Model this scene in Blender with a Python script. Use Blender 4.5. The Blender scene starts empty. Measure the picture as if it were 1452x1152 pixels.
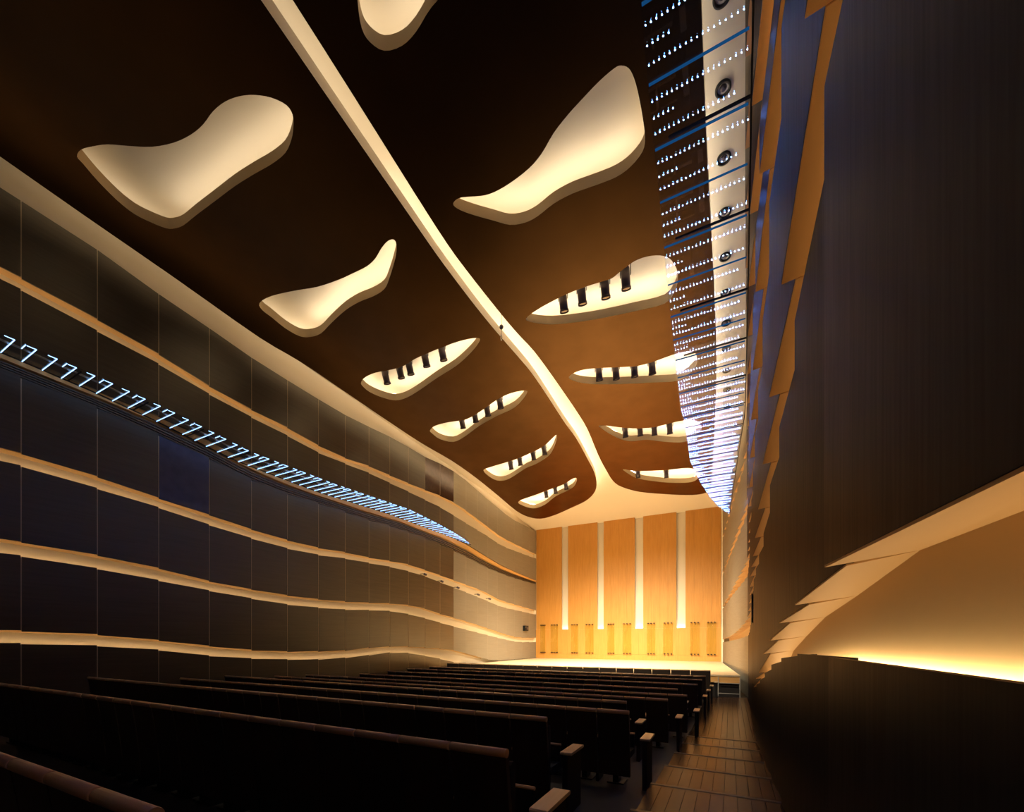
import bpy, bmesh, math, random
from mathutils import Vector, Matrix
random.seed(7)
scene = bpy.context.scene
COL = scene.collection

# ---------------------------------------------------------------- camera, world, exposure
EYE = 2.45                                   # eye level above the flat floor in front of the stage
FPX = 604.0
YAW = math.radians(27.1)
CX, HOR = 726.0, 909.0                       # principal column, horizon row of the 1452x1152 frame
SA, CA = math.sin(YAW), math.cos(YAW)
cam_d = bpy.data.cameras.new('camera')
cam_d.sensor_width = 36.0
cam_d.sensor_fit = 'HORIZONTAL'
cam_d.lens = FPX / 1452 * 36.0
cam_d.shift_y = (HOR - 576.0) / 1452.0
cam_d.clip_start = 0.05
cam = bpy.data.objects.new('camera', cam_d)
cam.location = (0, 0, EYE)
cam.rotation_euler = (math.pi / 2, 0, YAW)
COL.objects.link(cam)
scene.camera = cam

world = bpy.data.worlds.new('world')
scene.world = world
world.use_nodes = True
world.node_tree.nodes['Background'].inputs[0].default_value = (0, 0, 0, 1)
world.node_tree.nodes['Background'].inputs[1].default_value = 0.0

vs = scene.view_settings
vs.view_transform = 'Standard'
vs.look = 'None'
vs.exposure = 0.0
vs.gamma = 1.0
vs.use_curve_mapping = False
scene.cycles.max_bounces = 8
scene.cycles.diffuse_bounces = 5
scene.cycles.glossy_bounces = 4
scene.cycles.transparent_max_bounces = 16

# lamp levels
SPOT_W = 2050.0
COVE_L = 13.0
COVE_R = 16.0
PLENUM = 11.0
LED = 175.0
WARM = (1.0, 0.63, 0.28)
WARM2 = (1.0, 0.86, 0.66)

# ---------------------------------------------------------------- helpers
def ray(u, v):
    k = (u - CX) / FPX
    return (-SA + k * CA, CA + k * SA, (HOR - v) / FPX)      # per unit depth

def t_of(u):
    a = ray(u, 0)
    return a[0] / a[1]

def on_x(u, v, X):
    a = ray(u, v); s = X / a[0]
    return (X, a[1] * s, a[2] * s)

def on_y(u, v, Y):
    a = ray(u, v); s = Y / a[1]
    return (a[0] * s, Y, a[2] * s)

def on_z(u, v, Z):
    a = ray(u, v); s = Z / a[2]
    return (a[0] * s, a[1] * s, Z)

def lerp_tab(tab, y):
    if y <= tab[0][0]: return tab[0][1:]
    for a, b in zip(tab, tab[1:]):
        if y <= b[0]:
            f = (y - a[0]) / (b[0] - a[0])
            return tuple(p + (q - p) * f for p, q in zip(a[1:], b[1:]))
    return tab[-1][1:]

def catmull(pts, closed=True, sub=4):
    n = len(pts); out = []
    rng = range(n) if closed else range(n - 1)
    for i in rng:
        if closed:
            p0, p1, p2, p3 = pts[(i - 1) % n], pts[i], pts[(i + 1) % n], pts[(i + 2) % n]
        else:
            p0, p1, p2, p3 = pts[max(i - 1, 0)], pts[i], pts[i + 1], pts[min(i + 2, n - 1)]
        for j in range(sub):
            t = j / sub
            out.append(tuple(0.5 * (2 * b + (c - a) * t + (2 * a - 5 * b + 4 * c - d) * t * t + (3 * b - a - 3 * c + d) * t ** 3)
                             for a, b, c, d in zip(p0, p1, p2, p3)))
    if not closed: out.append(tuple(pts[-1]))
    return out

def make(name, verts, faces, mat, parent=None, rel=True, smooth=False, fmats=None):
    me = bpy.data.meshes.new(name)
    me.from_pydata([(x, y, z + (EYE if rel else 0)) for x, y, z in verts], [], faces)
    mats = mat if isinstance(mat, (list, tuple)) else [mat]
    for m in mats: me.materials.append(m)
    if fmats: me.polygons.foreach_set('material_index', fmats)
    if smooth: me.polygons.foreach_set('use_smooth', [True] * len(faces))
    bm = bmesh.new(); bm.from_mesh(me)
    bmesh.ops.recalc_face_normals(bm, faces=bm.faces)
    bm.to_mesh(me); bm.free()
    ob = bpy.data.objects.new(name, me)
    COL.objects.link(ob)
    if parent: ob.parent = parent
    return ob

def empty(name, loc=(0, 0, 0)):
    o = bpy.data.objects.new(name, None)
    o.location = loc
    o.empty_display_size = 0.1
    COL.objects.link(o)
    return o

def tag(o, label=None, cat=None, group=None, kind=None):
    if label: o['label'] = label
    if cat: o['category'] = cat
    if group: o['group'] = group
    if kind: o['kind'] = kind
    return o

def attach(o, parent):
    """parent an object whose mesh is in world coordinates under an Empty that sits elsewhere"""
    o.parent = parent
    o.matrix_parent_inverse = Matrix.Translation(-Vector(parent.location))
    return o

BOXF = [(0, 1, 3, 2), (4, 6, 7, 5), (0, 4, 5, 1), (2, 3, 7, 6), (0, 2, 6, 4), (1, 5, 7, 3)]
def box(x0, x1, y0, y1, z0, z1):
    return [(x, y, z) for x in (x0, x1) for y in (y0, y1) for z in (z0, z1)], list(BOXF)

def join(*parts):
    V, F = [], []
    for v, f in parts:
        o = len(V); V += v; F += [tuple(i + o for i in q) for q in f]
    return V, F

def cyl(p0, p1, r0, r1=None, n=16, caps=True):
    r1 = r0 if r1 is None else r1
    a, b = Vector(p0), Vector(p1); d = (b - a).normalized()
    s = d.orthogonal().normalized(); t = d.cross(s)
    V = []
    for c, r in ((a, r0), (b, r1)):
        for i in range(n):
            an = 2 * math.pi * i / n
            V.append(tuple(c + s * (r * math.cos(an)) + t * (r * math.sin(an))))
    F = [(i, (i + 1) % n, n + (i + 1) % n, n + i) for i in range(n)]
    if caps: F += [tuple(range(n - 1, -1, -1)), tuple(range(n, 2 * n))]
    return V, F

def bevel_box(x0, x1, y0, y1, z0, z1, b):
    """box with its four X-running edges chamfered"""
    prof = [(y0 + b, z0), (y1 - b, z0), (y1, z0 + b), (y1, z1 - b), (y1 - b, z1), (y0 + b, z1), (y0, z1 - b), (y0, z0 + b)]
    V = [(x0, y, z) for y, z in prof] + [(x1, y, z) for y, z in prof]
    n = 8
    F = [(i, (i + 1) % n, n + (i + 1) % n, n + i) for i in range(n)] + [tuple(range(n)), tuple(range(n, 2 * n))]
    return V, F

def sphere(c, r, n=16, m=10):
    V, F = [(c[0], c[1], c[2] + r)], []
    for j in range(1, m):
        th = math.pi * j / m
        for i in range(n):
            ph = 2 * math.pi * i / n
            V.append((c[0] + r * math.sin(th) * math.cos(ph), c[1] + r * math.sin(th) * math.sin(ph), c[2] + r * math.cos(th)))
    V.append((c[0], c[1], c[2] - r)); L = len(V) - 1
    for i in range(n): F.append((0, 1 + i, 1 + (i + 1) % n))
    for j in range(m - 2):
        for i in range(n):
            a = 1 + j * n
            F.append((a + i, a + n + i, a + n + (i + 1) % n, a + (i + 1) % n))
    a = 1 + (m - 2) * n
    for i in range(n): F.append((a + i, L, a + (i + 1) % n))
    return V, F

def sweep(profile_at, stations, closed_prof=True, caps=True):
    """profile_at(station) -> list of points; consecutive stations are skinned"""
    V, F = [], []
    n = None
    for s in stations:
        p = profile_at(s)
        n = len(p); V += p
    m = n if closed_prof else n - 1
    for k in range(len(stations) - 1):
        for i in range(m):
            j = (i + 1) % n
            F.append((k * n + i, k * n + j, (k + 1) * n + j, (k + 1) * n + i))
    if closed_prof and caps:
        F.append(tuple(range(n))); F.append(tuple(range((len(stations) - 1) * n, len(stations) * n)))
    return V, F

# ---------------------------------------------------------------- materials
def mat(name, col, rough=0.6, metal=0.0, noise=None, scale=(1, 1, 1), spec=0.5, bump=0.0, coords='Object', nscale=6.0):
    m = bpy.data.materials.new(name); m.use_nodes = True
    nt = m.node_tree; p = nt.nodes['Principled BSDF']
    p.inputs['Roughness'].default_value = rough
    p.inputs['Metallic'].default_value = metal
    p.inputs['Specular IOR Level'].default_value = spec
    p.inputs['Base Color'].default_value = (*col, 1)
    if noise:
        tc = nt.nodes.new('ShaderNodeTexCoord'); mp = nt.nodes.new('ShaderNodeMapping')
        mp.inputs['Scale'].default_value = scale
        nz = nt.nodes.new('ShaderNodeTexNoise'); nz.inputs['Scale'].default_value = nscale
        nz.inputs['Detail'].default_value = 4
        rp = nt.nodes.new('ShaderNodeValToRGB')
        rp.color_ramp.elements[0].position = 0.3; rp.color_ramp.elements[1].position = 0.72
        rp.color_ramp.elements[0].color = (*col, 1); rp.color_ramp.elements[1].color = (*noise, 1)
        nt.links.new(tc.outputs[coords], mp.inputs[0]); nt.links.new(mp.outputs[0], nz.inputs[0])
        nt.links.new(nz.outputs[0], rp.inputs[0]); nt.links.new(rp.outputs[0], p.inputs['Base Color'])
        if bump:
            bp = nt.nodes.new('ShaderNodeBump'); bp.inputs['Strength'].default_value = bump
            nt.links.new(nz.outputs[0], bp.inputs['Height']); nt.links.new(bp.outputs[0], p.inputs['Normal'])
    return m

def emit(name, col, strength):
    m = bpy.data.materials.new(name); m.use_nodes = True
    nt = m.node_tree; nt.nodes.clear()
    e = nt.nodes.new('ShaderNodeEmission'); o = nt.nodes.new('ShaderNodeOutputMaterial')
    e.inputs[0].default_value = (*col, 1); e.inputs[1].default_value = strength
    nt.links.new(e.outputs[0], o.inputs[0])
    return m

def glassy(name, tint, gloss=0.12, rough=0.02, edge=None):
    m = bpy.data.materials.new(name); m.use_nodes = True
    nt = m.node_tree; nt.nodes.clear()
    t = nt.nodes.new('ShaderNodeBsdfTransparent'); t.inputs[0].default_value = (*tint, 1)
    g = nt.nodes.new('ShaderNodeBsdfGlossy'); g.inputs['Roughness'].default_value = rough
    lw = nt.nodes.new('ShaderNodeLayerWeight'); lw.inputs[0].default_value = 0.5
    pw = nt.nodes.new('ShaderNodeMath'); pw.operation = 'POWER'; pw.inputs[1].default_value = 5.0
    f = nt.nodes.new('ShaderNodeMath'); f.operation = 'MULTIPLY_ADD'; f.inputs[1].default_value = 0.9; f.inputs[2].default_value = 0.04
    nt.links.new(lw.outputs['Facing'], pw.inputs[0]); nt.links.new(pw.outputs[0], f.inputs[0])
    mx = nt.nodes.new('ShaderNodeMixShader'); o = nt.nodes.new('ShaderNodeOutputMaterial')
    nt.links.new(f.outputs[0], mx.inputs[0]); nt.links.new(t.outputs[0], mx.inputs[1]); nt.links.new(g.outputs[0], mx.inputs[2])
    nt.links.new(mx.outputs[0], o.inputs[0])
    return m

def satin(name, diff, gloss, rough, f0, f1, power, vary=0.12, scale=(1, 1, 1), nscale=4.0):
    """dark lacquer: a matt base under a soft, Beckmann-shaped sheen that grows towards grazing view"""
    m = bpy.data.materials.new(name); m.use_nodes = True
    nt = m.node_tree; nt.nodes.clear(); N = nt.nodes.new; L = nt.links.new
    tc = N('ShaderNodeTexCoord'); mp = N('ShaderNodeMapping'); mp.inputs['Scale'].default_value = scale
    nz = N('ShaderNodeTexNoise'); nz.inputs['Scale'].default_value = nscale; nz.inputs['Detail'].default_value = 4
    L(tc.outputs['Object'], mp.inputs[0]); L(mp.outputs[0], nz.inputs[0])
    mr = N('ShaderNodeMapRange'); mr.inputs['From Min'].default_value = 0.3; mr.inputs['From Max'].default_value = 0.7
    mr.inputs['To Min'].default_value = 1 - vary; mr.inputs['To Max'].default_value = 1 + vary
    L(nz.outputs[0], mr.inputs[0])
    def tint(c):
        v = N('ShaderNodeVectorMath'); v.operation = 'SCALE'; v.inputs[0].default_value = c
        L(mr.outputs[0], v.inputs['Scale']); return v.outputs[0]
    d = N('ShaderNodeBsdfDiffuse'); L(tint(diff), d.inputs[0])
    g = N('ShaderNodeBsdfGlossy'); g.distribution = 'BECKMANN'; g.inputs['Roughness'].default_value = rough; L(tint(gloss), g.inputs[0])
    lw = N('ShaderNodeLayerWeight'); lw.inputs[0].default_value = 0.5
    pw = N('ShaderNodeMath'); pw.operation = 'POWER'; pw.inputs[1].default_value = power
    ma = N('ShaderNodeMath'); ma.operation = 'MULTIPLY_ADD'; ma.inputs[1].default_value = f1 - f0; ma.inputs[2].default_value = f0
    L(lw.outputs['Facing'], pw.inputs[0]); L(pw.outputs[0], ma.inputs[0])
    mx = N('ShaderNodeMixShader'); o = N('ShaderNodeOutputMaterial')
    L(ma.outputs[0], mx.inputs[0]); L(d.outputs[0], mx.inputs[1]); L(g.outputs[0], mx.inputs[2]); L(mx.outputs[0], o.inputs[0])
    return m

M = {}
M['cream'] = mat('cream_plaster', (0.80, 0.72, 0.58), 0.7)
M['cream2'] = mat('cream_plaster_cove', (0.62, 0.42, 0.21), 0.6)
M['slab'] = satin('brown_ceiling_lacquer', (0.016, 0.009, 0.005), (0.50, 0.27, 0.115), 0.37, 0.02, 0.98, 2.0, vary=0.07, nscale=1.2)
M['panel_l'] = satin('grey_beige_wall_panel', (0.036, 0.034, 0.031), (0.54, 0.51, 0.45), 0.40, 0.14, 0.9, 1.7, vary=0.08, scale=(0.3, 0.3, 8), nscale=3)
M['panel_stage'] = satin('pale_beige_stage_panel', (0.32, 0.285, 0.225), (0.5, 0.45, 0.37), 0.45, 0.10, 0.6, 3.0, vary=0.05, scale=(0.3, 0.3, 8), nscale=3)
M['panel_navy'] = satin('navy_wall_panel', (0.02, 0.022, 0.04), (0.2, 0.22, 0.35), 0.40, 0.35, 0.7, 2.0)
M['panel_glass'] = satin('tinted_control_window', (0.03, 0.025, 0.025), (0.26, 0.22, 0.21), 0.25, 0.45, 0.8, 2.0)
M['panel_r'] = satin('brushed_grey_wall_panel', (0.034, 0.036, 0.042), (0.36, 0.33, 0.31), 0.42, 0.03, 0.8, 7.0, vary=0.12, scale=(1, 9, 0.25), nscale=5)
M['seam_shield'] = mat('pale_seam_shield', (0.50, 0.43, 0.33), 0.6)
M['rim'] = mat('opening_rim_plaster', (0.55, 0.43, 0.26), 0.65)
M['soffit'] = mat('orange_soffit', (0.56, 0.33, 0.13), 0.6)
M['wood'] = mat('orange_veneer', (0.54, 0.245, 0.040), 0.5, noise=(0.61, 0.295, 0.06), scale=(3, 3, 0.22), nscale=5)
M['stagewood'] = mat('pale_stage_boards', (0.78, 0.62, 0.40), 0.35, noise=(0.72, 0.56, 0.35), scale=(0.3, 6, 1), nscale=3)
M['fascia'] = mat('stage_fascia_wood', (0.80, 0.42, 0.13), 0.45, noise=(0.85, 0.48, 0.17), scale=(0.3, 3, 5), nscale=4)
M['cap'] = mat('seat_cap_wood', (0.70, 0.45, 0.25), 0.32, noise=(0.78, 0.52, 0.30), scale=(0.6, 8, 8), nscale=5)
M['armwood'] = mat('armrest_wood', (0.72, 0.52, 0.32), 0.3, noise=(0.78, 0.58, 0.38), scale=(8, 0.6, 8), nscale=5)
M['seat'] = mat('dark_seat_back', (0.035, 0.024, 0.018), 0.5, noise=(0.045, 0.03, 0.022), scale=(8, 8, 0.5), nscale=5)
M['fabric'] = mat('black_seat_fabric', (0.015, 0.013, 0.015), 0.9)
M['metal'] = mat('black_metal', (0.02, 0.02, 0.022), 0.45, metal=0.6)
M['steel'] = mat('brushed_steel', (0.55, 0.55, 0.55), 0.35, metal=0.9)
M['lamp'] = mat('lamp_housing', (0.11, 0.09, 0.11), 0.4, metal=0.4)
M['floor'] = mat('dark_floor', (0.02, 0.017, 0.016), 0.6)
M['plank'] = mat('aisle_plank', (0.070, 0.026, 0.010), 0.25, noise=(0.10, 0.042, 0.017), scale=(6, 0.5, 6), nscale=3, spec=0.3)
M['plank2'] = mat('aisle_plank_dark', (0.050, 0.022, 0.009), 0.27, noise=(0.08, 0.036, 0.015), scale=(6, 0.5, 6), nscale=3, spec=0.3)
M['nosing'] = mat('step_nosing', (0.03, 0.022, 0.018), 0.3)
M['rear'] = mat('dark_rear_wall', (0.04, 0.035, 0.03), 0.7)
M['slat'] = mat('louver_slat_dark', (0.13, 0.10, 0.075), 0.4, metal=0.5)
M['trimwood'] = mat('shelf_trim_wood', (0.80, 0.46, 0.16), 0.5)
M['white'] = mat('white_paint', (0.55, 0.53, 0.5), 0.4)
M['glass_led'] = glassy('canopy_glass', (0.93, 0.95, 0.98))
M['glass_pane'] = glassy('green_pane_glass', (0.95, 0.97, 0.86))
M['edge'] = emit('edge_lit_blue_glass', (0.03, 0.25, 0.70), 0.22)
M['led'] = emit('led_dot', (0.12, 0.33, 1.0), LED)
M['ledline'] = emit('led_line', (0.30, 0.55, 1.0), 3.5)
M['strip_l'] = emit('cove_strip_warm', WARM, COVE_L)
M['strip_r5'] = emit('cove_strip_warm_low', (1.0, 0.76, 0.42), COVE_R * 2.3)
M['strip_r'] = emit('cove_strip_warm_right', WARM, COVE_R)

# ---------------------------------------------------------------- the shell
D = 33.9                                     # depth of the stage wall
WL = -15.0                                   # left panel face
WLB = -15.22                                 # left backing
FLAT = -EYE                                  # floor level at the front
STG = -1.50                                  # stage floor, relative to the eye
SY = 20.8                                    # stage front
NEAR = -3.4

def slab_z(y): return 10.55 - 0.042 * (y - 4.0)
TH = 0.28
def on_slab(u, v, dz=0.0):
    a = ray(u, v); s = (10.55 + 0.168 + dz) / (a[2] + 0.042 * a[1])
    return (a[0] * s, a[1] * s)

# --- left wall: band edges read off the wall plane
def wall_tab(px): 
    out = []
    for u, vu, vl in px:
        a = on_x(u, vu, WL); b = on_x(u, vl, WL)
        out.append((a[1], b[2], a[2]))       # y, low z, up z
    return out
L1 = wall_tab([(0,377.5,395.5),(30,394,411),(137,452,469),(222,500,514.5),(293,545,557),(353,579,590),(404,604,616),(446,629,640),(485,648,656),(519,659,669),(548,672,683),(578,685,697),(629,705,722),(652,717,737),(691,746.6,760.5),(711,762,774.5),(761,787,793)])
L2 = wall_tab([(0,497,523.6),(27,509,534),(135,553,577),(223,589,616),(292,622,648),(350,653,678),(401,676,698.6),(446,694,712.5),(485,707,725),(519,718,737),(567,733,750),(604,748,764),(629,756,774.5),(661,771,790),(691,790,805.5),(711,802,814),(735,813,822),(761,824,829)])
L3 = wall_tab([(0,636,656),(30,643,661),(135,675,692),(221,705,718.6),(292,728.5,743),(351,749,762),(403,765,777),(450,777,787),(483,782,791),(517,790,797.6),(547,795,802.7),(574,799,809),(601,808,816.7),(626,816.7,827),(650,825.6,836),(685,838,850),(710,852,861),(760,866,872)])
L4 = wall_tab([(0,765,785),(30,769,788.6),(135,787,806),(221,805,822.6),(292,823.5,837),(351,835,848),(403,844,857),(450,850,862),(482,853,864.6),(517,855,865.4),(547,855.7,866),(574,857.5,870),(601,862.6,876.6),(626,871.5,884),(650,878,890.6),(685,889,899.5),(710,898,906),(734,904.6,911),(760,905,911)])
L5 = wall_tab([(0,894,911.7),(30,895,913),(135,900,916),(221,908,921.6),(292,916,930),(351,922,934),(403,924.5,935.7),(450,924,935.7),(482,923.7,934),(517,919.4,930.6),(547,917.3,926),(577,917,926),(601,918.6,930),(626,920.4,935),(642,922,939.5),(672,930,941),(699,937.7,942)])
L5 += [(D, -1.52, -1.5)]
LT = [(on_x(u, v, WL)[1], on_x(u, v, WL)[2]) for u, v in [(0,264),(30,285),(136,353),(222,415),(293,463),(353,505),(402,536),(447,563.7),(486,587),(520,604),(550,618),(578,633.5),(604,649),(629,660),(652,674),(691,708),(725,736),(761,754)]]
LBANDS = [L1, L2, L3, L4, L5]
PITCH_L = 1.37
SEAM_L = [3.70 + PITCH_L * n for n in range(-5, 23)]
SEAM_L = [max(NEAR, s) for s in SEAM_L if s > NEAR - PITCH_L] 
SEAM_L = [s for s in SEAM_L if s < D - 0.3] + [D]

wall_left = make('wall_left', *box(WLB - 0.1, WLB, NEAR, D + 0.4, FLAT, 12.6), M['cream'])
tag(wall_left, kind='structure')

def low_edge(row, y):                        # top of panel row `row` = low edge of the band above (row 0 = top row)
    return lerp_tab(LT, y)[0] if row == 0 else lerp_tab(LBANDS[row - 1], y)[0]
def up_edge(row, y):                         # bottom of the row = up edge of the band below
    return FLAT if row == 5 else lerp_tab(LBANDS[row], y)[1]

JOG = 0.035
for row in range(6):
    for a, b in zip(SEAM_L, SEAM_L[1:]):
        g = 0.011
        ya, yb = a + g, b - g
        za, zb = low_edge(row, a) - JOG * 0.5, low_edge(row, b) + JOG * 0.5
        wa, wb = up_edge(row, a) - JOG * 0.5, up_edge(row, b) + JOG * 0.5
        if row == 5: wa = wb = FLAT
        if row == 0: za += JOG * .5; zb -= JOG * .5
        if za - wa < 0.05 or zb - wb < 0.05: continue
        x0, x1 = WL - 0.035, WL
        V = [(x0, ya, wa), (x0, ya, za), (x0, yb, wb), (x0, yb, zb), (x1, ya, wa), (x1, ya, za), (x1, yb, wb), (x1, yb, zb)]
        m = M['panel_l']
        ym = (a + b) / 2
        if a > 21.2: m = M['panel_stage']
        if row == 2 and 6.3 < ym < 7.8: m = M['panel_navy']
        if row == 0 and 18.4 < ym < 21.4: m = M['panel_glass']
        make('panel', V, list(BOXF), m, wall_left)

for yb_ in SEAM_L[1:-1]:  # added shields against strip light leaking at seams, pale to read as lit lines
    for row in range(6):
        hi, lo_ = low_edge(row, yb_) - 0.03, up_edge(row, yb_) + 0.03
        if hi - lo_ > 0.1:
            make('seam_light_shield', *box(WL - 0.07, WL - 0.003, yb_ - 0.0095, yb_ + 0.0095, lo_, hi), M['seam_shield'], wall_left)

YS = [NEAR + i * (D - NEAR) / 80 for i in range(81)]
for k, tab in enumerate(LBANDS):
    # soffit that closes the slot behind the upper panels
    def prof(y):
        up = lerp_tab(tab, y)[1] + 0.012
        return [(WL - 0.04, y, up), (WL - 0.14, y, up + 0.035), (WLB + 0.06, y, up + 0.01), (WLB, y, up - 0.05), (WLB, y, up + 0.06), (WL - 0.04, y, up + 0.06)]
    ys = [y for y in YS if not (k == 4 and y > 25.5)]
    make('cove_soffit', *sweep(prof, ys), M['cream2'], wall_left, smooth=False)
    if k != 1:
        def sp(y):
            lo = lerp_tab(tab, y)[0] - 0.035
            return [(WLB + 0.085, y, lo), (WLB + 0.11, y, lo)]
        ys = [y for y in YS if not (k == 4 and y > 23.0)]
        make('light_strip', *sweep(sp, ys, closed_prof=False), M['strip_l'], wall_left)
    else:
        for j in range(4):
            def sl(y):
                lo = lerp_tab(tab, y)[0]; up = lerp_tab(tab, y)[1]
                z = lo + 0.02 + (up - lo) * 0.13 * j
                return [(WL - 0.10, y, z), (WL - 0.005, y, z - 0.012), (WL - 0.005, y, z + 0.022), (WL - 0.10, y, z + 0.03)]
            make('louver_slat', *sweep(sl, YS), M['slat'], wall_left)
        def tr(y):
            lo = lerp_tab(tab, y)[0]; up = lerp_tab(tab, y)[1]
            z = lo + (up - lo) * 0.60
            h = (up - lo) * 0.30
            return [(WL - 0.12, y, z), (WL + 0.03, y, z), (WL + 0.03, y, z + h), (WL - 0.12, y, z + h)]
        make('shelf_trim', *sweep(tr, YS), M['trimwood'], wall_left)

# --- right wall: lapped panels, each tipped so that its far end stands proud
PITCH_R = 1.33
SEAM_R = [3.17 + PITCH_R * n for n in range(-5, 24)]
SEAM_R = [s for i, s in enumerate(SEAM_R) if NEAR - 0.3 < s < D - 0.3 and i not in (2, 4)] + [D]
R5 = [(-4,-.10,.36),(1.29,-.10,.36),(3.17,-.10,.46),(4.49,-.115,.33),(5.81,-.2,.22),(7.13,-.34,.02),(8.45,-.55,-.2),(9.8,-.78,-.62),(11.2,-1.0,-.86),(12.5,-1.2,-1.18),(D,-1.56,-1.55)]
R4 = [(-4,3.2,3.7),(1.85,3.3,3.8),(3.17,3.37,3.86),(4.49,2.84,3.21),(5.81,2.49,2.88),(7.13,2.25,2.58),(8.45,1.85,2.29),(9.77,1.72,2.08),(11.1,1.65,1.94),(12.4,1.58,1.9),(13.7,1.35,1.85),(15,.7,1.7),(17,.45,1.5),(20,.25,1.05),(24,.1,.6),(28,0,.3),(D,-.1,.12)]
R3 = [(-4,5.9,6.3),(3.17,5.7,6.1),(4.49,5.5,5.85),(5.81,5.15,5.55),(7.13,4.65,5.12),(8.45,4.35,4.72),(9.77,4.15,4.46),(12.4,3.6,3.95),(15,3.2,3.7),(18,2.9,3.6),(22,2.75,3.4),(27,2.6,3.0),(D,2.3,2.45)]
R2 = [(-4,6.4,6.7),(4.5,6.35,6.62),(5.8,6.1,6.4),(8,5.9,6.2),(12,5.8,6.1),(18,5.7,6.1),(24,5.3,5.7),(D,4.75,4.9)]
R1 = [(-4,8.4,8.7),(10,8.3,8.6),(20,8.0,8.3),(D,7.35,7.5)]
RT = [(-4,10.3),(12,10.1),(24,9.7),(D,9.55)]
RBANDS = [R1, R2, R3, R4, R5]
RCURVE = [(-4,0),(10,0.0),(14,.03),(18,.12),(20.8,.16),(D,-1.0)]
RLEAN = [-.36, -.30, -.22, -.12, -.02, 0.0]            # top row leans furthest into the hall
RFADE = [(-4,1),(6,1),(16,.25),(D,0)]
def r_face(row, y): return 0.55 + lerp_tab(RCURVE, y)[0] + RLEAN[row] * lerp_tab(RFADE, y)[0]
def r_low(row, y): return lerp_tab(RT, y)[0] if row == 0 else lerp_tab(RBANDS[row - 1], y)[0]
def r_up(row, y): return FLAT if row == 5 else lerp_tab(RBANDS[row], y)[1]

wall_right = make('wall_right', *sweep(lambda y: [(1.45 + lerp_tab(RCURVE, y)[0], y, FLAT), (1.55 + lerp_tab(RCURVE, y)[0], y, FLAT), (1.55 + lerp_tab(RCURVE, y)[0], y, 12.6), (1.45 + lerp_tab(RCURVE, y)[0], y, 12.6)], YS + [D + .4]), M['cream2'])
tag(wall_right, kind='structure')
for row in range(6):
    for a, b in zip(SEAM_R, SEAM_R[1:]):
        amp = 0.085
        xa, xb = r_face(row, a) + amp, r_face(row, b) - 0.02
        za, zb = r_low(row, a), r_low(row, b)
        wa, wb = r_up(row, a), r_up(row, b)
        th = 0.04
        V = [(xa, a, wa), (xa, a, za), (xb, b, wb), (xb, b, zb), (xa + th, a, wa), (xa + th, a, za), (xb + th, b, wb), (xb + th, b, zb)]
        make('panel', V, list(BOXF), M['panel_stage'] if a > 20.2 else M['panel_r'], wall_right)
        if row < 5 and not (row == 4 and a > 12.3):
            # lit soffit under this panel, running back into the slot
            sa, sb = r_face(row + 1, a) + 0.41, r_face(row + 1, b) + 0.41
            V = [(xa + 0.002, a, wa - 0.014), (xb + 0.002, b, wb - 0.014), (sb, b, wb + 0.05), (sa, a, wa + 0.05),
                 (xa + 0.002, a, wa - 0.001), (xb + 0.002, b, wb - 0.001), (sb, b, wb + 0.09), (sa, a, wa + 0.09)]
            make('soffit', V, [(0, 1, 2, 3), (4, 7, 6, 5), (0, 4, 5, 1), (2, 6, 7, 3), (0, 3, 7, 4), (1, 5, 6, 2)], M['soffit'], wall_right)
for k, tab in enumerate(RBANDS):
    ys = [y for y in YS if not (k == 4 and y > 12.4)]
    def bk(y):
        lo, up = lerp_tab(tab, y)
        x = r_face(k + 1, y) + 0.40
        return [(x, y, lo - 0.30), (x, y, up + 0.12), (x + 0.03, y, up + 0.12), (x + 0.03, y, lo - 0.30)]
    make('cove_back', *sweep(bk, ys), M['cream2'], wall_right)
    def sp(y):
        lo = lerp_tab(tab, y)[0] - 0.06
        x = r_face(k + 1, y) + (0.355 if k == 4 else 0.31)
        return [(x, y, lo), (x + 0.025, y, lo - .01)]
    make('light_strip', *sweep(sp, ys, closed_prof=False), M['strip_r5'] if k == 4 else M['strip_r'], wall_right)

# --- back wall of the stage: five veneer bays between four lit cream recesses
XB0 = D * t_of(760); XB1 = D * t_of(1023)
wall_back = make('wall_back', *box(-15.5, 1.0, D + 0.25, D + 0.35, FLAT, 12.6), M['cream'])
tag(wall_back, kind='structure')
def xb(u): return D * t_of(u)
def zb(u, v): return on_y(u, v, D)[2]
bays = [(760.5, 796.5), (805.5, 847), (856, 900), (912, 959), (972, 1022.5)]
ZTOP = 9.62
ZSL = zb(880, 892)                           # bottom of the recesses
for a, b in bays:
    xa, x2 = xb(a), xb(b)
    n = 4
    for i in range(n):                       # veneer leaves
        p, q = xa + (x2 - xa) * i / n, xa + (x2 - xa) * (i + 1) / n
        make('veneer_panel', *box(p + .002, q - .002, D, D + 0.06, ZSL, ZTOP), M['wood'], wall_back)
lowz = [STG, STG + 0.42, ZSL]
for i in range(15):
    p, q = XB0 + (XB1 - XB0) * i / 15, XB0 + (XB1 - XB0) * (i + 1) / 15
    make('veneer_panel', *box(p + .002, q - .002, D, D + 0.06, lowz[1] + .006, ZSL - .004), M['wood'], wall_back)
    make('veneer_panel', *box(p + .002, q - .002, D - 0.02, D + 0.06, STG, lowz[1]), M['wood'], wall_back)
for (a, b), (c, d) in zip(bays, bays[1:]):
    x0, x1 = xb(b), xb(c)
    make('light_strip', [(x0 + .03, D + .08, ZSL + .03), (x1 - .03, D + .08, ZSL + .03), (x1 - .03, D + .20, ZSL + .03), (x0 + .03, D + .20, ZSL + .03)], [(0, 1, 2, 3)], emit('slot_strip', WARM2, 14.0), wall_back)
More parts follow.
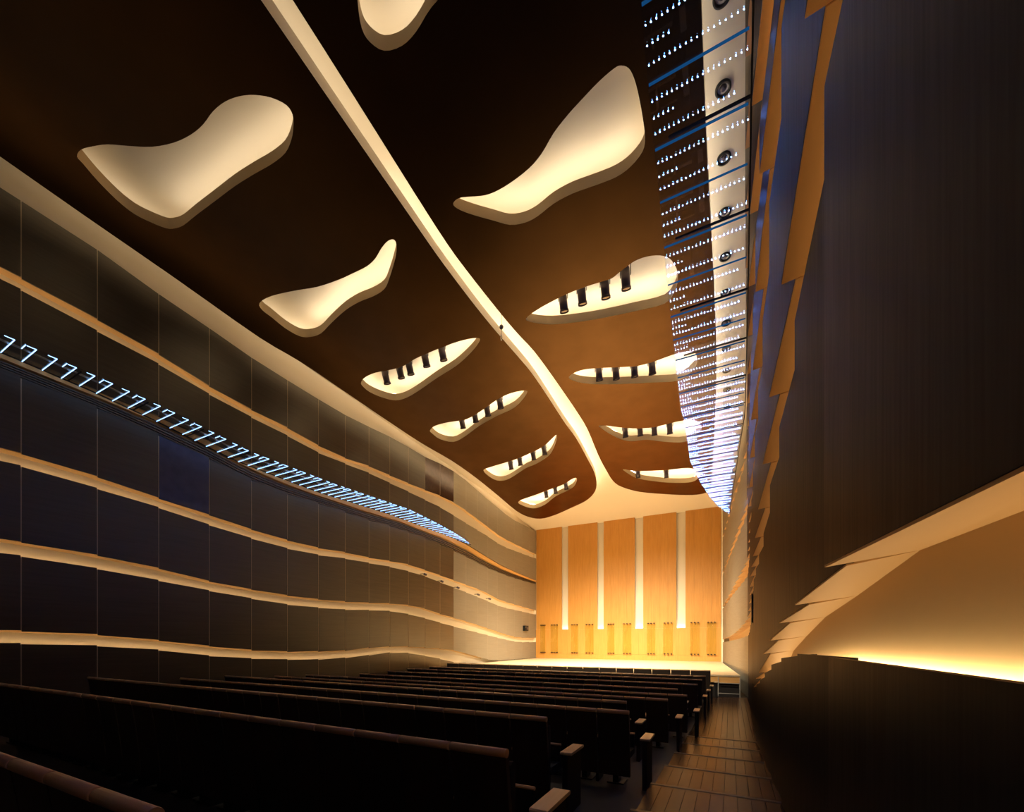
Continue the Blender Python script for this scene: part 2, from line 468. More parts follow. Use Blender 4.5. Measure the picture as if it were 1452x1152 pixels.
for x0, x1 in ((WL - .3, XB0), (XB1, XB1 + 0.16)):
    make('corner_post', *box(x0, x1, D - 0.05, D + 0.1, FLAT, ZTOP), M['cream'], wall_back)

wall_rear = make('wall_rear', *box(-15.5, 1.8, NEAR - 0.1, NEAR, FLAT, 12.6), M['rear'])
tag(wall_rear, kind='structure')

# --- floors
floor = make('floor', *box(-15.4, 1.6, NEAR, D + .3, FLAT - 0.1, FLAT), M['floor'])
tag(floor, kind='structure')
ROWS = [  # name, Y, right end X, left end X, floor (rel), top (rel)
    (0.80, -1.80, -4.1, -1.675), (2.52, -1.30, -11.5, -1.80), (4.39, -1.79, -13.8, -1.925), (6.00, -1.23, -12.9, -2.05),
    (7.85, -1.66, -14.2, -2.175), (9.46, -1.15, -14.2, -2.30), (11.2, -.92, -14.8, -2.40), (13.0, -1.32, -13.8, FLAT),
    (14.7, -.90, -14.0, FLAT), (16.5, -.87, -14.4, FLAT), (18.2, -.83, -14.6, FLAT), (19.9, -.72, -14.8, FLAT)]
# seating platforms
for i, (y, xr, xl, fz) in enumerate(ROWS):
    if fz <= FLAT: continue
    y0 = NEAR if i == 0 else y - 0.55
    y1 = ROWS[i + 1][0] - 0.55
    make('platform', *box(-15.0, -0.95, y0, y1 + (0 if i else 0), FLAT, fz), M['floor'], floor)
# aisle steps with planks
EDGES = [NEAR, -0.6, 0.7, 2.0, 3.3, 4.6, 5.9, 7.25, 8.6, 9.95, 11.3]
zt = FLAT
treads = []
for i in range(len(EDGES) - 1):
    n_from_flat = len(EDGES) - 1 - i
    treads.append((EDGES[i], EDGES[i + 1], FLAT + 0.11 * n_from_flat))
treads.append((11.3, SY - 0.15, FLAT + 0.012))
for y0, y1, z in treads:
    make('step', *box(-0.94, 0.72, y0, y1, FLAT, z - 0.02), M['floor'], floor)
    n = 11
    for k in range(n):
        a = -0.94 + 1.6 * k / n; b = -0.94 + 1.6 * (k + 1) / n
        make('plank', *box(a + .0025, b - .0025, y0 + 0.01, y1 - 0.05, z - 0.02, z), M['plank'] if (k * 7 + int(y0 * 3)) % 3 else M['plank2'], floor)
    if y1 < 12: make('nosing', *bevel_box(-0.94, 0.66, y1 - 0.05, y1 + 0.02, z - 0.035, z + 0.006, 0.008), M['nosing'], floor)

# --- upper ceiling
CEIL = [(NEAR - .1, 11.72), (4, 11.40), (20, 10.72), (26, 10.44), (29, 10.18), (31.5, 9.85), (D + .3, 9.58)]
cys = [NEAR - .1 + i * (D + .4 - NEAR) / 60 for i in range(61)]
ceiling = make('ceiling', *sweep(lambda y: [(-15.45, y, lerp_tab(CEIL, y)[0]), (1.7, y, lerp_tab(CEIL, y)[0]), (1.7, y, lerp_tab(CEIL, y)[0] + .1), (-15.45, y, lerp_tab(CEIL, y)[0] + .1)], cys), M['cream'], smooth=False)
tag(ceiling, kind='structure')

LSLAB = [(0,222),(120,306),(253,398),(368,479),(427,514),(489,556),(548,596),(598,629),(641,654),(675,678),(706,703),(731,724),(748,733),(766,736),(786,731),(809,721),(830,711),(842,700),(846,688),(843,671),(833,651),(817,622),(801,600),(775,560),(753,528),(732,503),(705,472),(674,434),(630,376),(592,322),(500,189),(370,0)]
RSLAB = [(415,0),(500,134),(617,320),(655,375),(706,440),(732,471),(757,498),(779,527.5),(800,557.5),(817,582.6),(833,609),(848,645),(859,666),(869,682),(882,691),(908,698),(942,701),(974,702.5),(994,701),(1005,696),(1009,680),(1013,614),(1016,515),(1012,399),(1002,208),(994,0)]
HOLES_L = {
 'a': [(330,612),(380,598),(440,590),(520,596),(620,600),(710,583),(780,550),(830,508),(870,455),(920,415),(980,393),(1040,388),(1110,400),(1170,430),(1195,470),(1198,520),(1190,570),(1165,625),(1110,670),(1040,710),(960,760),(880,820),(800,880),(750,920),(715,933),(680,933),(620,910),(550,875),(480,820),(400,740),(340,670),(315,640)],
 'b': [(368,430),(385,420),(420,412),(450,407),(480,397),(500,388),(520,378),(532,367),(541,352),(550,342),(558,340),(562,347),(561,365),(552,395),(545,410),(530,420),(510,428),(490,440),(470,458),(455,473),(440,478),(425,477),(405,466),(385,450),(372,440)],
 'c': [(512,542.5),(517.5,535.6),(531.6,529),(552,525),(570.6,520),(589,509),(614,498),(642.5,487),(664,481),(680,480),(677,489),(664,504),(645.6,520),(620.6,535.6),(595.6,553),(577,564),(561,568),(542.5,564),(524,556),(514,547.5)],
 'd': [(609.7,610.6),(617.5,604),(636,599),(661,595),(683,582.5),(705,567),(724,558),(745.6,554),(745.6,560.6),(730,578),(705,590),(680,604),(658,620),(642.5,627),(624,623),(613,615)],
 'e': [(685.6,667.7),(691,664),(712,657.7),(733,651),(751.6,643),(770,633.6),(783,622),(789,617),(789,624.5),(783,640),(775,649),(759.5,658.5),(746,664),(730.7,674),(717.6,681),(704.5,681.5),(693,675.5)],
 'f': [(735,713.5),(738.5,709.5),(757,703),(778,695),(796,688.6),(809,681),(816,678),(818,681),(814,690),(804,696.5),(788,704),(772.5,716),(759.5,721),(749,720),(740,716.6)],
}
HOLES_L['a'] = [(x * .3472, y * .3472) for x, y in HOLES_L['a']]
HOLES_R = {
 'g': [(505,-60),(507,0),(513,40),(525,60),(545,72),(570,65),(590,45),(612,10),(650,-30),(690,-70),(700,-130),(640,-150),(560,-110)],
 'h': [(643,291),(645,285),(655,280),(682,278),(700,273),(723,260),(750,239),(768,218),(785,189),(806,162),(827,139),(850,115),(871,97),(881,93),(891.6,97),(899,111),(905,133),(911,165),(914.6,195),(911,215),(894.5,236),(874,251),(844,263),(812,274.5),(785,289),(762,307),(744,316),(723,319),(700,313),(673,305.5),(652.5,298)],
 'i': [(745.6,452.5),(761,440),(783,427.5),(805,416.6),(830,407),(855,399),(867.5,395),(880,385),(899,371),(917.5,364),(936,362.5),(949,366.6),(956.6,376),(961,387),(961,398),(957,412),(942.5,430.6),(899,441.6),(855,451),(817.5,457),(783,460),(758,458)],
 'j': [(806.6,535),(814,529),(830,524),(855,522),(880,521),(905,519),(930,512),(952,504),(970.6,499),(983,499.4),(988,505.6),(988,515),(980,527.5),(961,540),(930,542.5),(883,544.7),(845.6,545),(824,543),(811,539)],
 'k': [(849,604),(861,604),(880,606.5),(905,608),(930,605.6),(961,598),(983,596),(994,602.5),(994,610),(986,618),(970.6,627),(945.6,627),(917.5,624),(895.6,626),(880,623),(864,615),(853.4,608)],
 'l': [(883,665.6),(899,668),(924,668),(949,666.5),(977,664),(992.5,670),(991,677.5),(980,684),(955,685),(930,683),(905,679),(892.5,673)],
}
def outline(px, sub=3): return catmull([on_slab(u, v) for u, v in px], True, sub)

def fill_slab(name, outer, holes, m):
    bm = bmesh.new()
    for loop in [outer] + holes:
        vs_ = [bm.verts.new((x, y, 0)) for x, y in loop]
        for i in range(len(vs_)): bm.edges.new((vs_[i], vs_[(i + 1) % len(vs_)]))
    bmesh.ops.triangle_fill(bm, use_beauty=True, use_dissolve=False, edges=bm.edges[:], normal=(0, 0, 1))
    bm.verts.ensure_lookup_table()
    tri = [tuple(v.index for v in f.verts) for f in bm.faces]
    P = [(v.co.x, v.co.y) for v in bm.verts]
    bm.free()
    n = len(P)
    V = [(x, y, slab_z(y)) for x, y in P] + [(x, y, slab_z(y) + TH) for x, y in P]
    F = tri + [tuple(i + n for i in t) for t in tri]
    fm = [0] * len(tri) + [1] * len(tri)
    k = len(outer)
    for i in range(k):
        F.append((i, (i + 1) % k, n + (i + 1) % k, n + i)); fm.append(1)
    return make(name, V, F, m, ceiling, fmats=fm)

def rim(loop, parent):
    n = len(loop)
    V = [(x, y, slab_z(y)) for x, y in loop] + [(x, y, slab_z(y) + TH) for x, y in loop]
    F = [(i, (i + 1) % n, n + (i + 1) % n, n + i) for i in range(n)]
    return make('opening_rim', V, F, M['rim'], parent, smooth=True)

def slab_outer(px, near_first):
    pts = catmull([on_slab(u, v) for u, v in px], False, 3)
    a, b = pts[0], pts[-1]
    return [(a[0], NEAR)] + pts + [(b[0], NEAR)]
HOLE_LOOPS = {}
for side, px, H in (('l', LSLAB, HOLES_L), ('r', RSLAB, HOLES_R)):
    loops = {k: outline(p) for k, p in H.items()}
    HOLE_LOOPS.update(loops)
    ou = slab_outer(px, True)
    s = fill_slab('ceiling_slab', ou, list(loops.values()), [M['slab'], M['cream']])
    for lp in loops.values(): rim(lp, s)
    # warm strips lying on top of the slab, set back from its edge
    cx_ = sum(p[0] for p in ou) / len(ou)
    inner = []
    for i, p in enumerate(ou):
        q0, q1 = ou[i - 1], ou[(i + 1) % len(ou)]
        tx, ty = q1[0] - q0[0], q1[1] - q0[1]; L = math.hypot(tx, ty) or 1
        nx, ny = ty / L, -tx / L             # outline runs clockwise seen from above: inside is to the right
        inner.append((p[0] + nx * 0.32, p[1] + ny * 0.32, nx, ny))
    seg = inner[1:-1]
    step = max(1, len(seg) // 8)
    for i0 in range(0, len(seg) - 1, step):
        pts = seg[i0:i0 + step + 1]
        if len(pts) < 2: continue
        ym = sum(p[1] for p in pts) / len(pts)
        lev = PLENUM * (0.5 + 1.9 * min(1, max(0, (ym - 5) / 12)))
        V = []
        for x, y, nx, ny in pts:
            z = slab_z(y) + TH + 0.05
            V += [(x, y, z), (x + nx * .06, y + ny * .06, z)]
        F = [(2 * i, 2 * i + 1, 2 * i + 3, 2 * i + 2) for i in range(len(pts) - 1)]
        make('light_strip', V, F, emit('plenum_strip', WARM2, lev), ceiling)
# uplights behind the far rim of every opening
LEV = dict(a=.7, b=1.2, c=1.5, d=1.9, e=2.2, f=2.2, g=.75, h=1.1, i=1.5, j=2.0, k=2.2, l=2.2)
for key, lp in HOLE_LOOPS.items():
    xs = [p[0] for p in lp]; x0, x1 = min(xs), max(xs)
    far = []
    for i in range(13):
        x = x0 + (x1 - x0) * (0.06 + 0.88 * i / 12)
        ys_ = []
        for p, q in zip(lp, lp[1:] + lp[:1]):
            if (p[0] - x) * (q[0] - x) <= 0 and abs(p[0] - q[0]) > 1e-6:
                ys_.append(p[1] + (q[1] - p[1]) * (x - p[0]) / (q[0] - p[0]))
        if ys_: far.append((x, max(ys_) + 0.13))
    V = []
    for x, y in far:
        z = slab_z(y) + TH + 0.04
        V += [(x, y, z), (x, y + 0.07, z)]
    F = [(2 * i, 2 * i + 1, 2 * i + 3, 2 * i + 2) for i in range(len(far) - 1)]
    make('uplight_strip', V, F, emit('uplight_' + key, WARM2, PLENUM * 1.35 * LEV[key]), ceiling)

# ---------------------------------------------------------------- the stage
stage = empty('stage', (-7, SY, 0))
tag(stage, 'pale wooden concert stage floodlit in front of the orange wall', 'stage')
def stage_x(y): return lerp_tab([(SY, .40), (D, XB1 - 0.02)], y)[0]
V = []
ysr = [SY + (D - 0.05 - SY) * i / 4 for i in range(5)]
V = [(-14.95, SY, STG), (stage_x(SY), SY, STG), (stage_x(D), D - .03, STG), (-14.95, D - .03, STG)]
V += [(x, y, STG - 0.06) for x, y, z in V]
attach(make('stage_floor', V, [(0, 1, 2, 3), (4, 7, 6, 5), (0, 4, 5, 1), (1, 5, 6, 2), (2, 6, 7, 3), (3, 7, 4, 0)], M['stagewood']), stage)
nb = 12
for i in range(nb):
    a = -14.95 + (stage_x(SY) + 14.95) * i / nb; b = -14.95 + (stage_x(SY) + 14.95) * (i + 1) / nb
    attach(make('fascia_board', *box(a + .004, b - .004, SY + .02, SY + .05, STG - .34, STG - .062), M['fascia']), stage)
attach(make('understage', *box(-14.9, stage_x(SY) - .05, SY + .1, SY + .16, FLAT, STG - .34), M['floor']), stage)
for x in (-.46, .38):
    attach(make('frame_post', *box(x - .012, x + .012, SY - .03, SY, FLAT, STG - .08), M['white']), stage)
for z in (STG - .35, STG - .80):
    attach(make('frame_rail', *box(-.44, .36, SY - .035, SY - .005, z - .011, z + .011), M['white']), stage)

# ---------------------------------------------------------------- seats
ORD = ['', 'first', 'second', 'third', 'fourth', 'fifth', 'sixth', 'seventh', 'eighth', 'ninth', 'tenth', 'eleventh', 'twelfth', 'thirteenth', 'fourteenth', 'fifteenth', 'sixteenth', 'seventeenth', 'eighteenth', 'nineteenth', 'twentieth', 'twenty-first', 'twenty-second', 'twenty-third', 'twenty-fourth', 'twenty-fifth', 'twenty-sixth', 'twenty-seventh', 'twenty-eighth', 'twenty-ninth', 'thirtieth', 'thirty-first']
SW = 0.462
def seat_parts(w, top):
    """(name, mesh data, material) list; origin on the floor at the back, seat faces +Y (the stage)"""
    h = w / 2
    out = []
    # backrest: slightly reclined slab with a gentle curve
    V, F = [], []
    nseg = 6
    for i in range(nseg + 1):
        z = 0.14 + (top - 0.05 - 0.14) * i / nseg
        y = -0.09 * (i / nseg) ** 1.5 + 0.06
        for x in (-h + .011, h - .011):
            V += [(x, y - .022, z), (x, y + .022, z)]
    for i in range(nseg):
        a = i * 4; b = a + 4
        F += [(a, a + 2, b + 2, b), (a + 1, b + 1, b + 3, a + 3), (a, b, b + 1, a + 1), (a + 2, a + 3, b + 3, b + 2)]
    F += [(0, 1, 3, 2), (nseg * 4, nseg * 4 + 2, nseg * 4 + 3, nseg * 4 + 1)]
    out.append(('backrest', V, F, M['seat'], False))
    V, F = cyl((-h + .009, -0.035, top - .03), (h - .009, -0.035, top - .03), 0.031, n=12)
    out.append(('top_cap', V, F, M['cap'], True))
    V, F = bevel_box(-h + .03, h - .03, .07, .13, .22, top - .12, .02)
    out.append(('back_cushion', V, F, M['fabric'], False))
    V, F = bevel_box(-h + .03, h - .03, .14, .46, .38, .47, .03)
    out.append(('seat_cushion', V, F, M['fabric'], False))
    V, F = bevel_box(-h + .03, h - .03, .45, .48, .652, .68, .010)
    out.append(('seat_edge', V, F, M['cap'], False))
    V, F = box(-h + .035, h - .035, .45, .475, .40, .652)
    out.append(('seat_shell', V, F, M['fabric'], False))
    V, F = join(box(-.04, .04, .12, .30, 0, .38), box(-.12, .12, .10, .34, 0, .02))
    out.append(('pedestal', V, F, M['metal'], False))
    return out
def mesh_of(name, V, F, m, smooth=False):
    me = bpy.data.meshes.new(name); me.from_pydata(V, [], F); me.materials.append(m)
    bm = bmesh.new(); bm.from_mesh(me); bmesh.ops.recalc_face_normals(bm, faces=bm.faces); bm.to_mesh(me); bm.free()
    if smooth: me.polygons.foreach_set('use_smooth', [len(p.vertices) == 4 for p in me.polygons])
    return me
def part(name, me, parent, loc=(0, 0, 0)):
    o = bpy.data.objects.new(name, me); COL.objects.link(o); o.parent = parent; o.location = loc
    return o
std = [(n, mesh_of(n, V, F, m, s)) for n, V, F, m, s in seat_parts(SW, 1.085)]
wide = [(n, mesh_of(n, V, F, m, s)) for n, V, F, m, s in seat_parts(0.795, 1.20)]
V, F = join(bevel_box(-.026, .026, .02, .44, .655, .685, .008))
arm_me = mesh_of('armrest', V, F, M['cap'])
V, F = box(-.018, .018, .10, .36, 0, .655)
armp_me = mesh_of('arm_post', V, F, M['metal'])
V, F = bevel_box(-.065, .065, .02, .47, .67, .70, .01)
end_me = mesh_of('armrest', V, F, M['armwood'])
V, F = box(-.03, .03, .0, .46, 0, .67)
endp_me = mesh_of('end_panel', V, F, M['fabric'])
n_seats = 0
for ri, (y, xr, xl, fz) in enumerate(ROWS):
    last = ri == len(ROWS) - 1
    w = 0.80 if last else SW
    cnt = int((xr - xl) / w)
    parts = wide if last else std
    for i in range(cnt):
        x = xr - w * (i + 0.5)
        o = empty('auditorium_seat', (x, y, EYE + fz))
        side = 'aisle end'
        if last:
            lab = f'wide dark seat in the row before the stage, {ORD[i + 1]} from the right'
        else:
            lab = f'dark seat with wooden top cap, {ORD[i + 1]} from right in {ORD[ri + 1]} row from camera'
        tag(o, lab, 'seat', 'rows of auditorium seats facing the stage')
        for n, me in parts: part(n, me, o)
        if i == 0:
            part('armrest', end_me, o, (w / 2 + .19, 0, 0)); part('end_panel', endp_me, o, (w / 2 + .19, 0, 0))
        else:
            part('armrest', arm_me, o, (w / 2 - .032, 0, 0)); part('arm_post', armp_me, o, (w / 2 - .032, 0, 0))
        n_seats += 1
print('seats', n_seats)

# ---------------------------------------------------------------- LED canopies
CANZ = [(-4,6.65),(3.4,6.65),(5,6.57),(6.4,6.43),(8.5,6.12),(11.8,6.07),(15.8,6.26),(22.8,6.24),(24,6.22)]
CANW = [(-4,1.02),(4.5,1.03),(7.5,1.22),(12,1.5),(16,1.5),(18.5,1.2),(20.5,.85),(22,.5),(23.0,.18),(23.4,.03)]
CAN0, CAN1 = -2.15, 23.4
def octa(V, F, x, y, z, r):
    o = len(V)
    V += [(x + r, y, z), (x - r, y, z), (x, y + r, z), (x, y - r, z), (x, y, z + r), (x, y, z - r)]
    F += [(o + a, o + b, o + c) for a, b, c in ((0, 2, 4), (2, 1, 4), (1, 3, 4), (3, 0, 4), (2, 0, 5), (1, 2, 5), (3, 1, 5), (0, 3, 5))]
def canopy(side):
    def inner(y):
        if side > 0: return lerp_tab([(-4, .20), (5, .21), (8, .27), (13, .36), (17, .22), (23.4, -.02)], y)[0]
        return WL + 0.02
    def outer(y):
        wv = lerp_tab(CANW, y)[0]
        return inner(y) - wv if side > 0 else inner(y) + wv * 0.92
    root = empty('led_canopy', (inner(10), 10, EYE + 6.1))
    tag(root, 'long glass canopy with rows of blue white LED dots, hanging beside right wall' if side > 0 else
        'long glass canopy with blue lit LED lines projecting from left wall', 'light canopy')
    P = 1.33
    n = int((CAN1 - CAN0) / P) + 1
    for i in range(n):
        y0 = CAN0 + P * i; y1 = min(CAN0 + P * (i + 1) - 0.025, CAN1)
        if y1 - y0 < 0.1: continue
        st = [y0 + (y1 - y0) * k / 3 for k in range(4)]
        def pr(y):
            z = lerp_tab(CANZ, y)[0]
            return [(inner(y), y, z), (outer(y), y, z), (outer(y), y, z + .012), (inner(y), y, z + .012)]
        g = attach(make('glass_panel', *sweep(pr, st), M['glass_led']), root)
        def sub(nm, V, F, m):
            o = make(nm, V, F, m); o.parent = g; o.matrix_parent_inverse = g.matrix_parent_inverse.copy() if False else Matrix.Identity(4)
            return o
        V, F = [], []
        TV, TF = [], []
        for s in range(8):
            y = y0 + (s + 0.2) * P / 8
            if y > y1: continue
            z = lerp_tab(CANZ, y)[0] - 0.008
            xo, xi = outer(y), inner(y)
            sg = 1 if side > 0 else -1
            wd = abs(xi - xo)
            if s in (0, 4): continue
            short = s in (2, 6)
            m = int(wd / 0.056) - (2 if (i + s) % 3 == 0 else 0)
            if short: m = min(5, m)
            if side > 0:
                for k in range(m): octa(V, F, xo + sg * (0.03 + 0.056 * k), y, z, 0.0056)
            else:
                L = (wd - .05) if not short else min(.26, wd * .3)
                if L > .03:
                    a, b = join((TV, TF), cyl((xo - .02, y, z), (xo - .02 - L, y, z), 0.0085, n=6)); TV, TF = a, b
                    if not short and wd > .3:
                        a, b = join((TV, TF), cyl((xo - .02, y, z), (xo - .02, y - .15, z), 0.008, n=6)); TV, TF = a, b
        if V:
            o = make('led_dots', V, F, M['led']); o['kind'] = 'stuff'
            o.parent = g
        if TV:
            o = make('led_lines', TV, TF, M['ledline']); o['kind'] = 'stuff'
            o.parent = g
        # edge-lit fins and the dark beam at the joint
        for s, hh in (((0, .018), (4, .014)) if side > 0 else ()):
            y = y0 + (s + .2) * P / 8
            if y + .05 > y1: continue
            z = lerp_tab(CANZ, y)[0]
            f = make('glass_fin', *box(min(inner(y), outer(y)) + .01, max(inner(y), outer(y)) - .03, y - .012, y + .012, z - hh, z - .002), M['edge'])
            f.parent = g
        z = lerp_tab(CANZ, y0)[0]
        bm_ = make('beam', *box(min(inner(y0), outer(y0)) + (.18 if side > 0 else 0), max(inner(y0), outer(y0)) - (0 if side > 0 else .18), y0 - .012, y0 + .012, z + .014, z + .04), M['metal'])
        attach(bm_, root)
        # bracket to the wall
        bx = inner(y0)
        if side < 0: attach(make('bracket', *cyl((bx, y0 + .3, z + .02), (bx + (.25 if side > 0 else -.2), y0 + .3, z + .02), .03, n=8), M['metal']), root)
    ys = [CAN0 + (CAN1 - CAN0) * k / 40 for k in range(41)]
    def rail(y):
        z = lerp_tab(CANZ, y)[0]; x = inner(y)
        return [(x - .008, y, z - .012), (x + .012, y, z - .012), (x + .012, y, z + .03), (x - .008, y, z + .03)]
    attach(make('wall_rail', *sweep(rail, ys), M['metal']), root)
    def tube(y):
        z = lerp_tab(CANZ, y)[0] + .05; x = outer(y) + (inner(y) - outer(y)) * .42
        return [(x + .025 * math.cos(a), y, z + .025 * math.sin(a)) for a in (0, 1.05, 2.1, 3.14, 4.19, 5.24)]
    if side < 0: attach(make('support_tube', *sweep(tube, ys), M['steel']), root)
for s in (1, -1): canopy(s)

# ---------------------------------------------------------------- spotlights in the ceiling openings
LAMPS = {
 'i': ([(800,429),(826,418),(859,409),(888,396)], 'third-nearest opening right of ceiling gap'),
 'j': ([(850,529),(874,527.5),(900,524),(925,520)], 'fourth-nearest opening right of ceiling gap'),
 'k': ([(887,612),(908,610),(928,609),(950,607)], 'fifth-nearest opening right of ceiling gap'),
 'l': ([(905,671),(945,671)], 'opening right of the gap nearest the stage'),
 'c': ([(549,534),(569,526),(582.5,520.6),(605,509),(629,500)], 'third-nearest opening left of ceiling gap'),
 'd': ([(656.6,599),(674.7,590),(692,581),(710,570)], 'fourth-nearest opening left of ceiling gap'),
 'e': ([(725,659),(738,653),(757,645),(772.5,637.6)], 'fifth-nearest opening left of ceiling gap'),
 'f': ([(775,700),(788,694),(803,688)], 'opening left of the gap nearest the stage'),
}
SEAT_FILL = {('i', 1): Vector((-5.2, 4.6, 0.6)), ('c', 3): Vector((-6.5, 6.0, 0.6))}      # added fill: two beams turned back to brighten the seating, barrels face the stage
TARGET = Vector((-7.0, 27.5, EYE + STG))
n_l = sum(len(v[0]) for v in LAMPS.values())
for key, (pts, where) in LAMPS.items():
    for i, (u, v) in enumerate(pts):
        x, y = on_slab(u, v, 0.30)
        top = lerp_tab(CEIL, y)[0]
        zb_ = slab_z(y) + 0.05
        r = 0.125
        o = empty('spotlight', (x, y, EYE + zb_))
        tag(o, f'dark barrel spotlight, {ORD[i + 1]} from left in the {where}', 'spotlight', 'stage spotlights in the ceiling openings')
        def P(name, VF, m, smooth=True):
            me = mesh_of(name, VF[0], VF[1], m, smooth); return part(name, me, o)
        ax = Vector((0, -0.22, 0.55))
        P('barrel', join(cyl((0, 0, 0), tuple(ax * .72), r, r), cyl(tuple(ax * .72), tuple(ax), r, r * .6)), M['lamp'])
        P('hood', cyl((0, .018, -.045), (0, -.004, .01), r * 1.12, r * 1.12, caps=False), M['lamp'])
        P('lens', cyl((0, 0, -.004), (0, -.002, .004), r * .9, r * .9), M['steel'])
        P('yoke', join(cyl((-r - .02, -.1, .25), (-r - .02, -.1, .62), .012, n=8), cyl((r + .02, -.1, .25), (r + .02, -.1, .62), .012, n=8), cyl((-r - .02, -.1, .62), (r + .02, -.1, .62), .012, n=8)), M['metal'])
        P('stem', cyl((0, -.1, .62), (0, -.1, top - zb_), .018, n=8), M['metal'])
        ld = bpy.data.lights.new('spot_beam', 'SPOT')
        ld.energy = SPOT_W * 30 / n_l; ld.color = (1, .84, .58); ld.spot_size = math.radians(62); ld.spot_blend = 0.6; ld.shadow_soft_size = 0.1
        lo = bpy.data.objects.new('spot_beam', ld); COL.objects.link(lo)
        tgt = TARGET + Vector(((i - 1.5) * 2.2, 0, 0))
        if (key, i) in SEAT_FILL:
            tgt = SEAT_FILL[(key, i)]; ld.energy = 800.0; ld.spot_size = math.radians(31)
        d = tgt - Vector((x, y, EYE + zb_))
        lo.parent = o; lo.location = (0, .03, -.10)
        lo.rotation_euler = d.to_track_quat('-Z', 'Y').to_euler()

# ---------------------------------------------------------------- ring diffusers over the right canopy
for i in range(11):
    y = 8.25 + 1.34 * i
    z = lerp_tab(CEIL, y)[0] - 0.004
    x = -0.12 * (z / 10.8)
    o = empty('ring_diffuser', (x, y, EYE + z))
    tag(o, f'round dark ring diffuser in the pale strip behind right canopy, {ORD[i + 1]} from the camera', 'diffuser', 'ring diffusers above the right canopy')
    V, F = [], []
    n = 24
    for k in range(n):
        a = 2 * math.pi * k / n
        for r, zz in ((.15, 0), (.15, -.035), (.105, -.035), (.105, 0)):
            V.append((r * math.cos(a), r * math.sin(a), zz))
    for k in range(n):
        for q in range(4):
            F.append((k * 4 + q, k * 4 + (q + 1) % 4, ((k + 1) % n) * 4 + (q + 1) % 4, ((k + 1) % n) * 4 + q))
    part('ring', mesh_of('ring', V, F, M['metal'], True), o)
    part('cone', mesh_of('cone', *cyl((0, 0, 0), (0, 0, -.05), .07, .03, n=20), M['lamp'], True), o)

# ---------------------------------------------------------------- glass panels before the back wall
GL = [(766,773),(780.6,791),(809.4,819.3),(829.5,841.5),(861,871),(882.6,895),(917,929),(940,954),(978,992),(1002,1015.5)]
for i, (a, b) in enumerate(GL):
    yg = D - 0.16
    x0, x1 = yg * t_of(a), yg * t_of(b)
    um = (a + b) / 2
    z1 = on_y(um, 872 - (um - 766) * 0.027, yg)[2]; z0 = STG + 0.50
    z1 = 1.33
    xm = (x0 + x1) / 2
    o = empty('glass_screen', (xm, yg, EYE + z0))
    tag(o, f'tall narrow greenish glass screen on the orange stage wall, {ORD[i + 1]} from the left', 'glass screen', 'glass screens along the stage wall')
    h = (x1 - x0) / 2
    H = z1 - z0
    # softly bowed pane
    V, F = [], []
    for k in range(7):
        s = -1 + 2 * k / 6
        yy = -0.05 * (1 - s * s)
        V += [(s * h, yy, 0), (s * h, yy, H), (s * h, yy + .012, 0), (s * h, yy + .012, H)]
    for k in range(6):
        p, q = 4 * k, 4 * k + 4
        F += [(p, q, q + 1, p + 1), (p + 2, p + 3, q + 3, q + 2), (p, p + 2, q + 2, q), (p + 1, q + 1, q + 3, p + 3)]
    F += [(0, 1, 3, 2), (24, 26, 27, 25)]
    part('pane', mesh_of('pane', V, F, M['glass_pane'], False), o)
    for zc in (-0.02, H - 0.03):
        for sx in (-.7, 0, .7):
            part('clamp', mesh_of('clamp', *box(sx * h - .05, sx * h + .05, -.07, .14, zc, zc + .06), M['metal']), o)

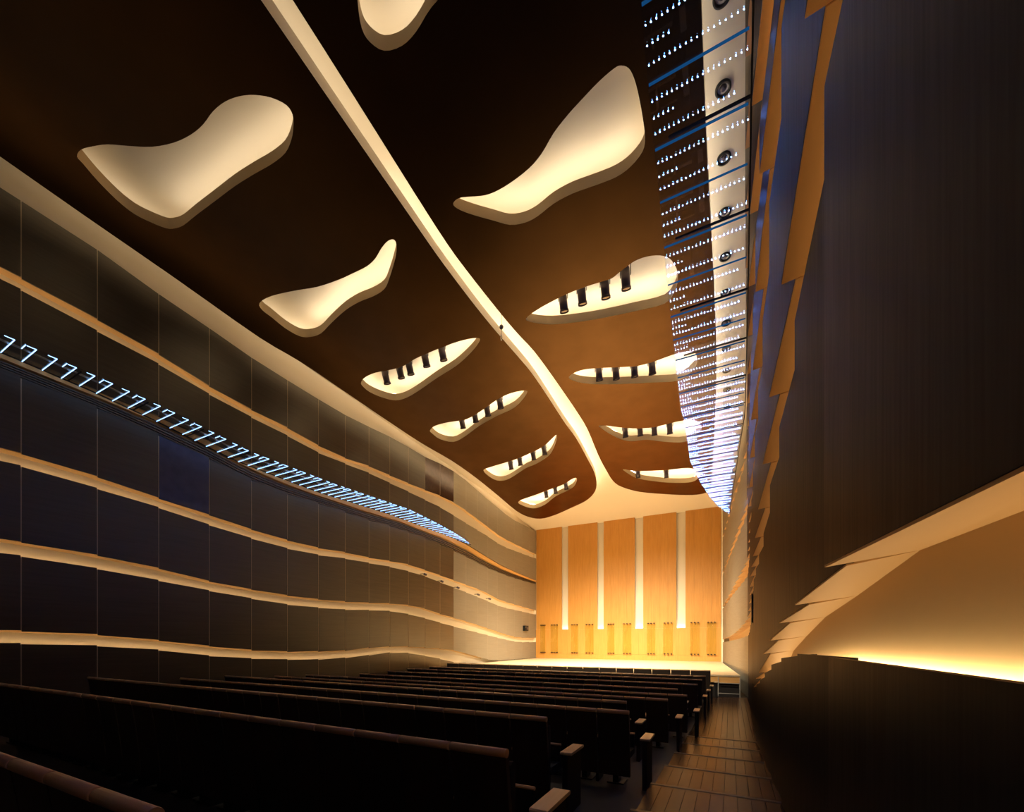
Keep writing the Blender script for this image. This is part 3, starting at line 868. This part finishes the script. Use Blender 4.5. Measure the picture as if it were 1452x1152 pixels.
# ---------------------------------------------------------------- small fittings
def hang(name, u, v, X, label, cat, r=.07):
    a = ray(u, v); s = X / a[0]
    x, y, z = X, a[1] * s, a[2] * s
    top = lerp_tab(CEIL, y)[0] - z
    o = empty(name, (x, y, EYE + z)); tag(o, label, cat)
    part('ball', mesh_of('ball', *sphere((0, 0, 0), r), M['lamp'], True), o)
    part('cable', mesh_of('cable', *cyl((0, 0, r * .8), (0, 0, top), .008, n=6), M['metal']), o)
    part('drop_wire', mesh_of('drop_wire', *cyl((0, 0, -r * .8), (0, 0, -r - .18), .007, n=6), M['metal']), o)
    V, F = [], []
    n = 14
    for k in range(n):
        an = 2 * math.pi * k / n
        for q in range(6):
            b = 2 * math.pi * q / 6
            rr = .045 + .012 * math.cos(b)
            V.append((rr * math.cos(an) * .6, .012 * math.sin(b), -r - .28 + rr * 1.9 * math.sin(an)))
    for k in range(n):
        for q in range(6):
            F.append((k * 6 + q, k * 6 + (q + 1) % 6, ((k + 1) % n) * 6 + (q + 1) % 6, ((k + 1) % n) * 6 + q))
    part('hook', mesh_of('hook', V, F, M['steel'], True), o)
    return o
hang('hanging_hoist', 711, 464, -6.66, 'small dark ball with a wire hook hanging in the ceiling gap', 'hoist')

b3 = [(601,814),(625,824),(648,833),(677,843),(693,849)]
for i, (u, v) in enumerate(b3):
    x, y, z = on_x(u, v, WL + .06)
    o = empty('wall_spotlight', (x, y, EYE + z))
    tag(o, f'tiny dark spotlight on the left wall light band, {ORD[i + 1]} from the left', 'spotlight', 'tiny spotlights on the left wall')
    part('can', mesh_of('can', *cyl((-.02, 0, 0), (.10, .12, -.06), .06, n=12), M['lamp'], True), o)
    part('arm', mesh_of('arm', *cyl((-.22, -.02, .0), (-.02, 0, 0), .02, n=8), M['metal']), o)

x, y, z = on_x(745, 895, WL + .08)
o = empty('wall_speaker', (WL, y, EYE + z)); tag(o, 'small black box speaker on the left wall beside the stage', 'speaker')
part('cabinet', mesh_of('cabinet', *box(0.0, .22, -.32, .30, 0, .42), M['metal']), o)
part('driver', mesh_of('driver', *cyl((.22, .08, .2), (.235, .08, .2), .13, n=20), M['lamp'], True), o)
part('tweeter', mesh_of('tweeter', *cyl((.22, -.2, .3), (.232, -.2, .3), .05, n=14), M['steel'], True), o)

x, y, z = on_x(1071, 870, .60)
o = empty('grab_bar', (.56, 13.6, EYE + .55)); tag(o, 'narrow dark upright grab bar on the right wall', 'grab bar')
part('grip', mesh_of('grip', *box(-.03, .0, -.05, .05, -.05, .75), M['metal']), o)
part('mount', mesh_of('mount', *box(-.01, .06, -.03, .03, .1, .5), M['steel']), o)
